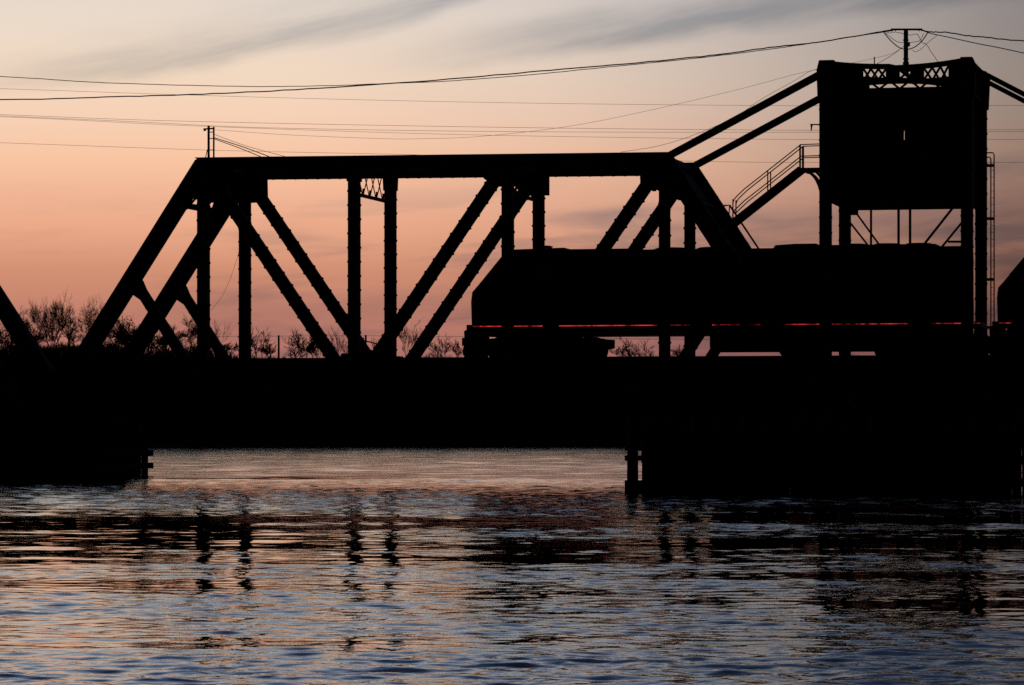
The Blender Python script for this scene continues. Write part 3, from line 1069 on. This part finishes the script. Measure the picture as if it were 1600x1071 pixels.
    m_.prism([((x0 + x1) / 2, y, z) for y, z in ((-1.35, 1.1), (-1.35, .62), (-1.05, .42), (1.05, .42), (1.35, .62), (1.35, 1.1))], X * (x1 - x0))
    m_.build('fuel_tank', UNDER, t)
    for xc, half in ((3.30, 2.65), (uv_of(1450, TV - 1.5) - lu0, 2.45)):
        tr = bpy.data.objects.new('truck', None)
        COL.objects.link(tr)
        tr.parent = t
        tr.location = (xc, 0, 0)
        o = parent_world(tr)
        m_ = MB()
        for s in (-1, 1):
            m_.prism([o + Vector((x, s * 1.1, z)) for x, z in ((-half, .62), (-half, .98), (-.6, 1.10), (.6, 1.10), (half, .98), (half, .62), (half - .5, .50), (.7, .50), (.4, .38), (-.4, .38), (-.7, .50), (-half + .5, .50))], Yv * .16)
            for xb in (-half * .36, half * .36):
                m_.box(tuple(o + Vector((xb - .34, s * .95 - .12, .20))), tuple(o + Vector((xb + .34, s * .95 + .12, .66))))
            for xa in (-half * .72, 0, half * .72):
                m_.box(tuple(o + Vector((xa - .2, s * 1.22 - .07, .36))), tuple(o + Vector((xa + .2, s * 1.22 + .07, .74))))
                for dxs in (-.36, .36):
                    m_.tube([o + Vector((xa + dxs, s * 1.22, .55)), o + Vector((xa + dxs, s * 1.22, .98))], .1, 8)
        m_.box(tuple(o + Vector((-.5, -1.0, .5))), tuple(o + Vector((.5, 1.0, 1.08))))
        m_.build('truck_frame', UNDER, tr)
        for xa in (-half * .72, 0, half * .72):
            m_ = MB()
            for s in (-1, 1):
                m_.tube([o + Vector((xa, s * .68, .53)), o + Vector((xa, s * .70, .53)), o + Vector((xa, s * .705, .53)), o + Vector((xa, s * .82, .53))], [.56, .56, .53, .52], 28)
            m_.tube([o + Vector((xa, -.7, .53)), o + Vector((xa, .7, .53))], .09, 10)
            m_.build('wheelset', UNDER, tr)
    return t


def copy_tree(o, parent=None):
    c_ = o.copy()
    COL.objects.link(c_)
    c_.parent = parent
    for ch in list(o.children):
        copy_tree(ch, c_)
    return c_


l1 = loco()
l1['group'] = 'locomotives coupled in the train'
l2 = copy_tree(l1)
for o, u in ((l1, lu0), (l2, uv_of(1545.5, TV - 1.5))):
    o.location = B(u, TV, RZ + .005)
    o.rotation_euler = (0, 0, -RD)
l2['label'] = 'second dark locomotive coupled behind, only its sloped front showing right of the tower'

# ------------------------------------------------------------------ far bank
YB = 437.0
xs = np.concatenate([np.linspace(-3000, -200, 15), np.linspace(-190, 190, 96), np.linspace(200, 3000, 15)])
prof_y = [YB - 14, YB - 3, YB, YB + 2, YB + 6, YB + 14, YB + 26, YB + 38, YB + 46, YB + 54, YB + 70, 700, 1200, 3000, 9000]
prof_z = [-2.5, -.7, -.05, .6, 1.5, 3.3, 6.6, 9.4, 10.3, 10.45, 10.3, 9.0, 8.0, 7.0, 7.0]
rnd = random.Random(3)
mb = MB()
ny = len(prof_y)
for x in xs:
    wv = 1.2 * math.sin(x * .05) + .8 * math.sin(x * .13 + 1)
    cz = .35 * math.sin(x * .09 + 2) + .2 * math.sin(x * .31)
    if x < -24: cz += min(1.4, (-24 - x) * .08)
    for j in range(ny):
        f_ = max(0, min(1, (j - 2) / 6)) if j < 11 else .5
        mb.v.append((x, prof_y[j] + (wv if j < 10 else 0), prof_z[j] + cz * f_ + (rnd.uniform(-.12, .12) if 3 < j < 10 else 0)))
for i in range(len(xs) - 1):
    for j in range(ny - 1):
        a = i * ny + j
        mb.f.append((a, a + ny, a + ny + 1, a + 1))
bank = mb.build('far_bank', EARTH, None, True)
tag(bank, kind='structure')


def crest(x):
    cz = .35 * math.sin(x * .09 + 2) + .2 * math.sin(x * .31)
    if x < -24: cz += min(1.4, (-24 - x) * .08)
    return 10.4 + cz


# bare trees
def branch_tree(rnd, height, levels, stem_r, nsub=3, fork=.3, lean=0.0, angle=.62, up=.10):
    tr, cr = MB(), MB()

    def grow(p, d, ln, r, lv):
        seg = 4 if lv > 2 else (3 if lv else 2)
        pts, rr = [p], [r]
        q_, dd = Vector(p), Vector(d)
        for s in range(seg):
            dd = (dd + Vector((rnd.gauss(0, .15), rnd.gauss(0, .15), rnd.gauss(up * .5, .10)))).normalized()
            q_ = q_ + dd * (ln / seg)
            pts.append(q_.copy())
            rr.append(r * (1 - .5 * (s + 1) / seg))
        (tr if lv == levels else cr).tube(pts, rr, 6 if lv >= levels - 1 else 3, False)
        if lv == 0:
            return
        n_ = int(nsub) + (1 if rnd.random() < .4 + nsub % 1 else 0)
        for i_ in range(n_):
            t = 1.0 if i_ == 0 else rnd.uniform(.30 if lv < levels else .45, .97)
            kx = min(int(t * seg), seg - 1)
            base = pts[kx].lerp(pts[kx + 1], t * seg - kx)
            ax = Vector((rnd.gauss(0, 1), rnd.gauss(0, 1), rnd.gauss(0, .25)))
            ax = (ax - dd * ax.dot(dd)).normalized()
            sp_ = rnd.uniform(.05, .35) if i_ == 0 else rnd.uniform(angle * .65, angle * 1.45)
            nd = (dd * math.cos(sp_) + ax * math.sin(sp_) + Vector((0, 0, up))).normalized()
            grow(base, nd, ln * (rnd.uniform(.72, .92) if i_ == 0 else rnd.uniform(.55, .88)), max(r * (.58 if i_ == 0 else rnd.uniform(.34, .5)), .018), lv - 1)
    grow(Vector((0, 0, -.3)), Vector((lean, 0, 1)).normalized(), height * fork, stem_r, levels)
    zs = np.percentile([v[2] for v in cr.v], 99.7)
    sc = height / zs
    for m_ in (tr, cr):
        m_.v = [(a * sc, b * sc, c * sc) for a, b, c in m_.v]
    return tr, cr


def fit(tr, cr, width):
    """spread the crown to its width in metres and centre it over the stem"""
    xs_ = np.array([v[0] for v in cr.v])
    lo, hi = np.percentile(xs_, 2), np.percentile(xs_, 98)
    f_, c_ = width / max(hi - lo, .1), (hi + lo) / 2
    zmax = max(v[2] for v in cr.v)
    sh = lambda z: c_ * min(1, max(0, z) / (zmax * .5))
    for m_ in (tr, cr):
        m_.v = [((a - sh(c)) * f_, b * f_, c) for a, b, c in m_.v]


def plant(name, label, cat, px, ptop, Y, seed, wpx, levels=6, r=.2, group=None, nsub=3, fork=.30, lean=0.0, angle=.62, up=.10, stems=1):
    rnd = random.Random(seed)
    x = (px - 800) / F * Y
    zb = crest(x)
    h = CH + (YH - ptop) / F * Y - zb
    tr, cr = branch_tree(rnd, h, levels, r, nsub, fork, lean, angle, up)
    if stems > 1:                                            # several trunks leaning out of one stool make a round crown
        fit(tr, cr, wpx / F * Y * .55)
        for i_ in range(stems - 1):
            sg = 1 if i_ % 2 else -1
            t2, c2 = branch_tree(rnd, h * rnd.uniform(.78, .92), levels, r * .8, nsub, fork, 0.0, angle, up)
            fit(t2, c2, wpx / F * Y * .5)
            for src, dst in ((t2, tr), (c2, cr)):
                o_ = len(dst.v)
                dst.v += [(a + sg * (.12 + .26 * wpx / F * Y * min(1, max(0, c) / (h * .55))), b + (i_ - 1) * .3, c) for a, b, c in src.v]
                dst.f += [tuple(o_ + j_ for j_ in f_) for f_ in src.f]
    fit(tr, cr, wpx / F * Y)
    o = thing(name, label, cat, (x, Y, zb), group)
    for m_, nm in ((tr, 'trunk' if 'tree' in name else 'stem'), (cr, 'crown' if 'tree' in name else 'twigs')):
        m_.v = [(a + x, b + Y, c + zb) for a, b, c in m_.v]
        m_.build(nm, BARK, o)
    return o


GT = 'bare trees on the far bank'
plant('bare_tree', 'tallest bare tree on the far bank, left of the swing bridge end post', 'tree', 83, 460, 486, 11, 62, 6, .20, GT, 3, .30, 0, .6, .10, 3)
plant('bare_tree', 'broad bare tree half hidden behind the near end post', 'tree', 151, 465, 490, 23, 60, 6, .20, GT, 3, .36, 0, .7, .04, 3)
plant('bare_tree', 'smaller bare tree filling the gap left of the tallest tree', 'tree', 52, 490, 492, 31, 44, 6, .15, GT, 3, .28)
plant('bare_tree', 'bare treetop under the sloping post at the left edge', 'tree', 10, 484, 488, 41, 52, 6, .18, GT, 3, .3)
plant('bare_tree', 'bare tree seen inside the triangle left of the first truss post', 'tree', 300, 495, 486, 53, 46, 6, .15, GT, 3, .3)
plant('bare_tree', 'slim bare tree just right of the tallest tree', 'tree', 112, 505, 494, 61, 28, 5, .12, GT, 3, .3)
plant('bare_tree', 'bare tree showing between the end post and its strut', 'tree', 264, 510, 490, 67, 44, 6, .14, GT, 3, .3)
plant('bare_tree', 'young bare tree standing in front of the gap under the near end post', 'tree', 182, 492, 484, 71, 40, 5, .12, GT, 3, .3)
plant('bare_tree', 'low spreading bare tree at the foot of the sloping post on the left edge', 'tree', 34, 503, 482, 73, 56, 6, .13, GT, 3, .28)
plant('bare_tree', 'low bare tree under the far strut, close to the first truss post', 'tree', 284, 516, 490, 79, 40, 5, .12, GT, 3, .3)
GS = 'bare shrubs on the far bank'
for px, top, sd_, lv, ws, lab in (
        (342, 498, 101, 4, 34, 'spindly shrub leaning out just right of the first truss post'),
        (358, 536, 102, 5, 36, 'low shrub midway between the first two truss posts'),
        (402, 511, 103, 5, 36, 'thin shrub immediately right of the second truss post'),
        (416, 531, 104, 5, 30, 'low shrub left of the left wooden post'),
        (464, 526, 105, 5, 34, 'dense shrub right of the left wooden post'),
        (482, 517, 106, 6, 46, 'thickest bare shrub, touching the far diagonal'),
        (500, 523, 116, 5, 30, 'bare shrub hidden partly by the far diagonal foot'),
        (522, 512, 107, 5, 30, 'shrub with upright stems between the two diagonals'),
        (541, 519, 117, 5, 24, 'shrub filling the gap against the third truss post'),
        (592, 511, 108, 4, 24, 'wispy shrub between the third and fourth truss posts'),
        (634, 506, 109, 5, 34, 'upright shrub right of the fourth truss post'),
        (654, 502, 110, 5, 38, 'tall upright shrub between the two rising diagonals'),
        (688, 524, 111, 5, 34, 'shrub right of the farther rising diagonal'),
        (716, 530, 112, 5, 30, 'shrub just ahead of the locomotive plough'),
        (974, 526, 113, 5, 40, 'shrub seen under the locomotive between its wheels and tank'),
        (1004, 532, 118, 5, 36, 'shrub in the middle of the gap under the locomotive'),
        (1060, 540, 114, 5, 26, 'low shrub under the locomotive beside the fourth pair of posts')):
    plant('bare_shrub', lab, 'shrub', px, top, 484 + (sd_ % 7), sd_, ws, lv, .07, GS, 3, .36, rnd.uniform(-.2, .2), .5, .16)

# leafy evergreen clump behind the first end posts
def leafy(name, label, px, ptop, Y, w, seed):
    rnd = random.Random(seed)
    x = (px - 800) / F * Y
    zb = crest(x)
    h = CH + (YH - ptop) / F * Y - zb
    o = thing(name, label, 'tree', (x, Y, zb), 'leafy trees on the far bank')
    tr, cr = branch_tree(rnd, h, 4, .16, 3, .30)
    fit(tr, cr, 40 / F * Y)
    tr.v = [(a + x, b + Y, c + zb) for a, b, c in tr.v]
    m_ = MB()
    ends = [Vector(cr.v[i]) for i in range(0, len(cr.v), 3)]
    for e in ends:
        if e.z < h * .2: continue
        for _ in range(5):
            c_ = e + Vector((rnd.gauss(0, .28), rnd.gauss(0, .28), rnd.gauss(0, .22)))
            a, b = Vector((rnd.gauss(0, 1), rnd.gauss(0, 1), rnd.gauss(0, 1))).normalized(), Vector((rnd.gauss(0, 1), rnd.gauss(0, 1), rnd.gauss(0, 1))).normalized()
            s = rnd.uniform(.08, .20)
            o_ = len(m_.v)
            m_.v += [tuple(Vector((x, Y, zb)) + Vector((q_.x * w, q_.y, q_.z))) for q_ in (c_ - a * s, c_ + b * s * .5, c_ + a * s, c_ - b * s * .5)]
            m_.f.append((o_, o_ + 1, o_ + 2, o_ + 3))
    tr.build('trunk', BARK, o)
    cr.v = [(a * w + x, b + Y, c + zb) for a, b, c in cr.v]
    cr.build('branches', BARK, o)
    m_.build('crown', LEAF, o)


leafy('leafy_tree', 'dark leafy tree behind the near end post of the swing bridge', 196, 497, 487, 1.0, 201)
leafy('leafy_tree', 'dark leafy tree between the near strut and the farther end post', 228, 507, 489, 1.1, 203)

# undergrowth along the crest: uncountable
mb = MB()
rnd = random.Random(77)
for i in range(11000):
    x = rnd.uniform(-75, 75) if i < 5500 else rnd.uniform(-75, -36)
    y = rnd.uniform(470, 492)
    px = 800 + F * x / y
    hmax = 1.7
    if px < 130: hmax = 2.5
    elif px < 330: hmax = 2.3
    elif 660 < px < 760: hmax = 1.8
    h = hmax * rnd.uniform(.35, 1) * (.75 + .35 * math.sin(x * .8) * math.sin(x * .23 + 1))
    zb = crest(x) - .2
    p = Vector((x, y, zb))
    d = Vector((rnd.gauss(0, .22), rnd.gauss(0, .2), 1)).normalized()
    m1 = p + d * h * .5
    d2 = (d + Vector((rnd.gauss(0, .25), rnd.gauss(0, .2), .2))).normalized()
    e = m1 + d2 * h * .5
    r = rnd.uniform(.018, .035)
    mb.tube([p, m1, e], [r, r * .8, r * .35], 3, False)
    for j in range(3):
        s = m1.lerp(e, rnd.uniform(0, .8))
        dd = (d2 + Vector((rnd.gauss(0, .6), rnd.gauss(0, .5), rnd.uniform(-.1, .3)))).normalized()
        mb.tube([s, s + dd * h * rnd.uniform(.12, .32)], [r * .6, r * .3], 3, False)
tag(mb.build('undergrowth', BARK), 'bare scrub along the top of the far bank', 'undergrowth', kind='stuff')

# wooden line posts on the bank
GP = 'wooden posts on the far bank'
Yp = 470
posts = []
for px, top, lab in ((435.5, 524, 'lone dark wooden post standing clear between the second and third truss posts'),
                     (571.5, 523.5, 'dark wooden post seen between the third and fourth truss posts')):
    p = at(px, top, Yp)
    zb = crest(p.x) - .3
    t = thing('wooden_post', lab, 'post', (p.x, Yp, zb), GP)
    mb = MB()
    mb.tube([(p.x, Yp, zb), (p.x, Yp, p.z - .1), (p.x, Yp, p.z)], [.14, .125, .09], 8)
    mb.build('shaft', TIMBER, t)
    mb = MB()
    mb.tube([(p.x - .05, Yp - .16, p.z - .22), (p.x + .05, Yp - .16, p.z - .22)], .05, 6)
    mb.build('insulator', GLASS, t)
cable('bank_wire', [(-200, 520), (120, 527), (330, 526), (435, 525.5), (571, 525), (740, 526.5), (1000, 530), (1500, 530), (1800, 526)], 0, .022,
      'low wire strung between the wooden posts on the far bank', 'wire', Y=Yp, n=6)

# ------------------------------------------------------------------ the river
def vnoise(x, y, seed):
    """smooth value noise, 0..1"""
    xi, yi = np.floor(x).astype(np.int64), np.floor(y).astype(np.int64)
    fx, fy = x - xi, y - yi
    fx, fy = fx * fx * (3 - 2 * fx), fy * fy * (3 - 2 * fy)

    def h(a, b):
        n = (a * 374761393 + b * 668265263 + seed * 974711) & 0xffffffff
        n = ((n ^ (n >> 13)) * 1274126177) & 0xffffffff
        return ((n ^ (n >> 16)) & 0xffff) / 65535.0
    return (h(xi, yi) * (1 - fx) + h(xi + 1, yi) * fx) * (1 - fy) + (h(xi, yi + 1) * (1 - fx) + h(xi + 1, yi + 1) * fx) * fy


def fbm(x, y, seed, octs=4):
    s_, a, t = 0, 1.0, 0
    for o_ in range(octs):
        s_ = s_ + a * vnoise(x * 2 ** o_, y * 2 ** o_, seed + o_)
        t += a
        a *= .55
    return s_ / t


# how ruffled the wind lanes are, by distance over the water
LANE = ((0, .5), (34, .45), (36.5, .66), (40, .60), (43, .36), (47, .34), (50, .52), (55, .46), (59, .28),
        (72, .27), (88, .31), (97, .46), (106, .70), (113, 1.0), (136, 1.0), (145, .66), (165, .85), (230, 1.0), (500, 1.1))


def river():
    rs = [3.0]
    while rs[-1] < 460:
        r = rs[-1]
        rs.append(r + (.012 * r if r < 26 else (.0017 * r if r < 64 else .0018 * r) if r < 150 else .0036 * r))
    rs = np.array(rs)
    th_in = np.radians(np.linspace(-10.5, 10.5, 470))
    th = np.concatenate([np.radians(np.linspace(-75, -11, 40)), th_in, np.radians(np.linspace(11, 75, 40))])
    R, T = np.meshgrid(rs, th, indexing='ij')
    Xg, Yg = R * np.sin(T), R * np.cos(T)
    rg = np.random.default_rng(4)
    H = np.zeros_like(Xg)
    dr = np.gradient(rs)[:, None] * np.ones_like(Xg)
    warp = (fbm(Xg * .045, Yg * .02 + 7, 11, 3) - .5) * .34 * Yg
    lane = np.interp(Yg + warp, [a for a, b in LANE], [b for a, b in LANE])
    ruf = np.clip(lane + (fbm(Xg * .11 + 3, Yg * .16, 21, 5) - .5) * 1.7, 0, 1)
    ruf = ruf * ruf * (3 - 2 * ruf)
    pat = .5 + 1.0 * fbm(Xg * .10, Yg * .14, 31, 3)
    for i in range(54):                                    # swell and wake waves
        lam = 1.3 * (9.0 / 1.3) ** rg.uniform()
        a = rg.normal(math.radians(82), .65)
        kk = 2 * math.pi / lam
        fade = np.clip((lam / dr - 2.5) / 2.0, 0, 1)
        ph = kk * (Xg * math.cos(a) + Yg * math.sin(a)) + rg.uniform(0, 6.28) + .9 * np.sin(.23 * Xg + .17 * Yg + i)
        H += (.0036 / kk) * min(1.0, (2.6 / lam) ** .8) * (1 + .9 * np.clip((R - 140) / 50, 0, 1)) * (.68 + .32 * np.clip((R - 40) / 18, 0, 1)) * fade * np.sin(ph) * pat * (.62 + .45 * ruf)
    for i in range(90):                                    # short ripples raised by the wind in the lanes
        lam = .16 * (.95 / .16) ** rg.uniform()
        a = rg.normal(math.radians(84), .60)
        kk = 2 * math.pi / lam
        fade = np.clip((lam / dr - 2.4) / 2.0, 0, 1)
        ph = kk * (Xg * math.cos(a) + Yg * math.sin(a)) + rg.uniform(0, 6.28) + 1.6 * np.sin(.9 * Xg + .6 * Yg + i * 1.7) + 1.1 * np.sin(.37 * Xg - .5 * Yg + i)
        H += (1.0 / kk) * fade * np.sin(ph) * (.0016 + .0175 * ruf ** 1.2)
    n_r, n_t = Xg.shape
    co = np.stack([Xg, Yg, H], -1).reshape(-1, 3)
    idx = np.arange(n_r * n_t).reshape(n_r, n_t)
    fc = np.stack([idx[:-1, :-1], idx[:-1, 1:], idx[1:, 1:], idx[1:, :-1]], -1).reshape(-1, 4)[:, ::-1]
    me = bpy.data.meshes.new('river_water')
    me.vertices.add(len(co))
    me.vertices.foreach_set('co', co.ravel())
    me.loops.add(fc.size)
    me.loops.foreach_set('vertex_index', fc.ravel().astype(np.int32))
    me.polygons.add(len(fc))
    me.polygons.foreach_set('loop_start', np.arange(0, fc.size, 4, dtype=np.int32))
    me.polygons.foreach_set('loop_total', np.full(len(fc), 4, dtype=np.int32))
    me.polygons.foreach_set('use_smooth', np.ones(len(fc), dtype=bool))
    me.update(calc_edges=True)
    at_ = me.attributes.new('ruffle', 'FLOAT', 'POINT')
    at_.data.foreach_set('value', ruf.ravel().astype(np.float32))
    o = bpy.data.objects.new('river_water', me)
    COL.objects.link(o)
    return tag(o, kind='structure')


water = river()
WM = bpy.data.materials.new('river_water')
WM.use_nodes = True
q = NT(WM.node_tree)
b = q.n('ShaderNodeBsdfPrincipled')
o = q.n('ShaderNodeOutputMaterial')
q.t.links.new(b.outputs[0], o.inputs[0])
b.inputs['Base Color'].default_value = (.005, .009, .014, 1)
b.inputs['IOR'].default_value = 1.33
tcn = q.n('ShaderNodeTexCoord')
ob = tcn.outputs['Object']
sp = q.n('ShaderNodeSeparateXYZ')
q.t.links.new(ob, sp.inputs[0])
wx, wy, wz = sp.outputs
ruf = q.n('ShaderNodeAttribute', attribute_name='ruffle').outputs['Fac']
n1 = q.noise(q.xyz(wx, q.m('MULTIPLY', wy, 1.1), 0.0), .9, 3, .5, .3)
n2 = q.noise(q.xyz(wx, q.m('MULTIPLY', wy, 1.1), 5.0), 4.5, 3, .55, .2)
b1 = q.n('ShaderNodeBump')
b1.inputs['Distance'].default_value = .06
q.put(b1.inputs['Strength'], q.rng(ruf, 0, 1, .06, .75))
q.put(b1.inputs['Height'], n1)
b2 = q.n('ShaderNodeBump')
b2.inputs['Distance'].default_value = .02
q.put(b2.inputs['Strength'], q.rng(ruf, 0, 1, .03, .55))
q.put(b2.inputs['Height'], n2)
q.t.links.new(b1.outputs[0], b2.inputs['Normal'])
q.t.links.new(b2.outputs[0], b.inputs['Normal'])
q.put(b.inputs['Roughness'], q.rng(ruf, 0, 1, .015, .06))
water.data.materials.append(WM)
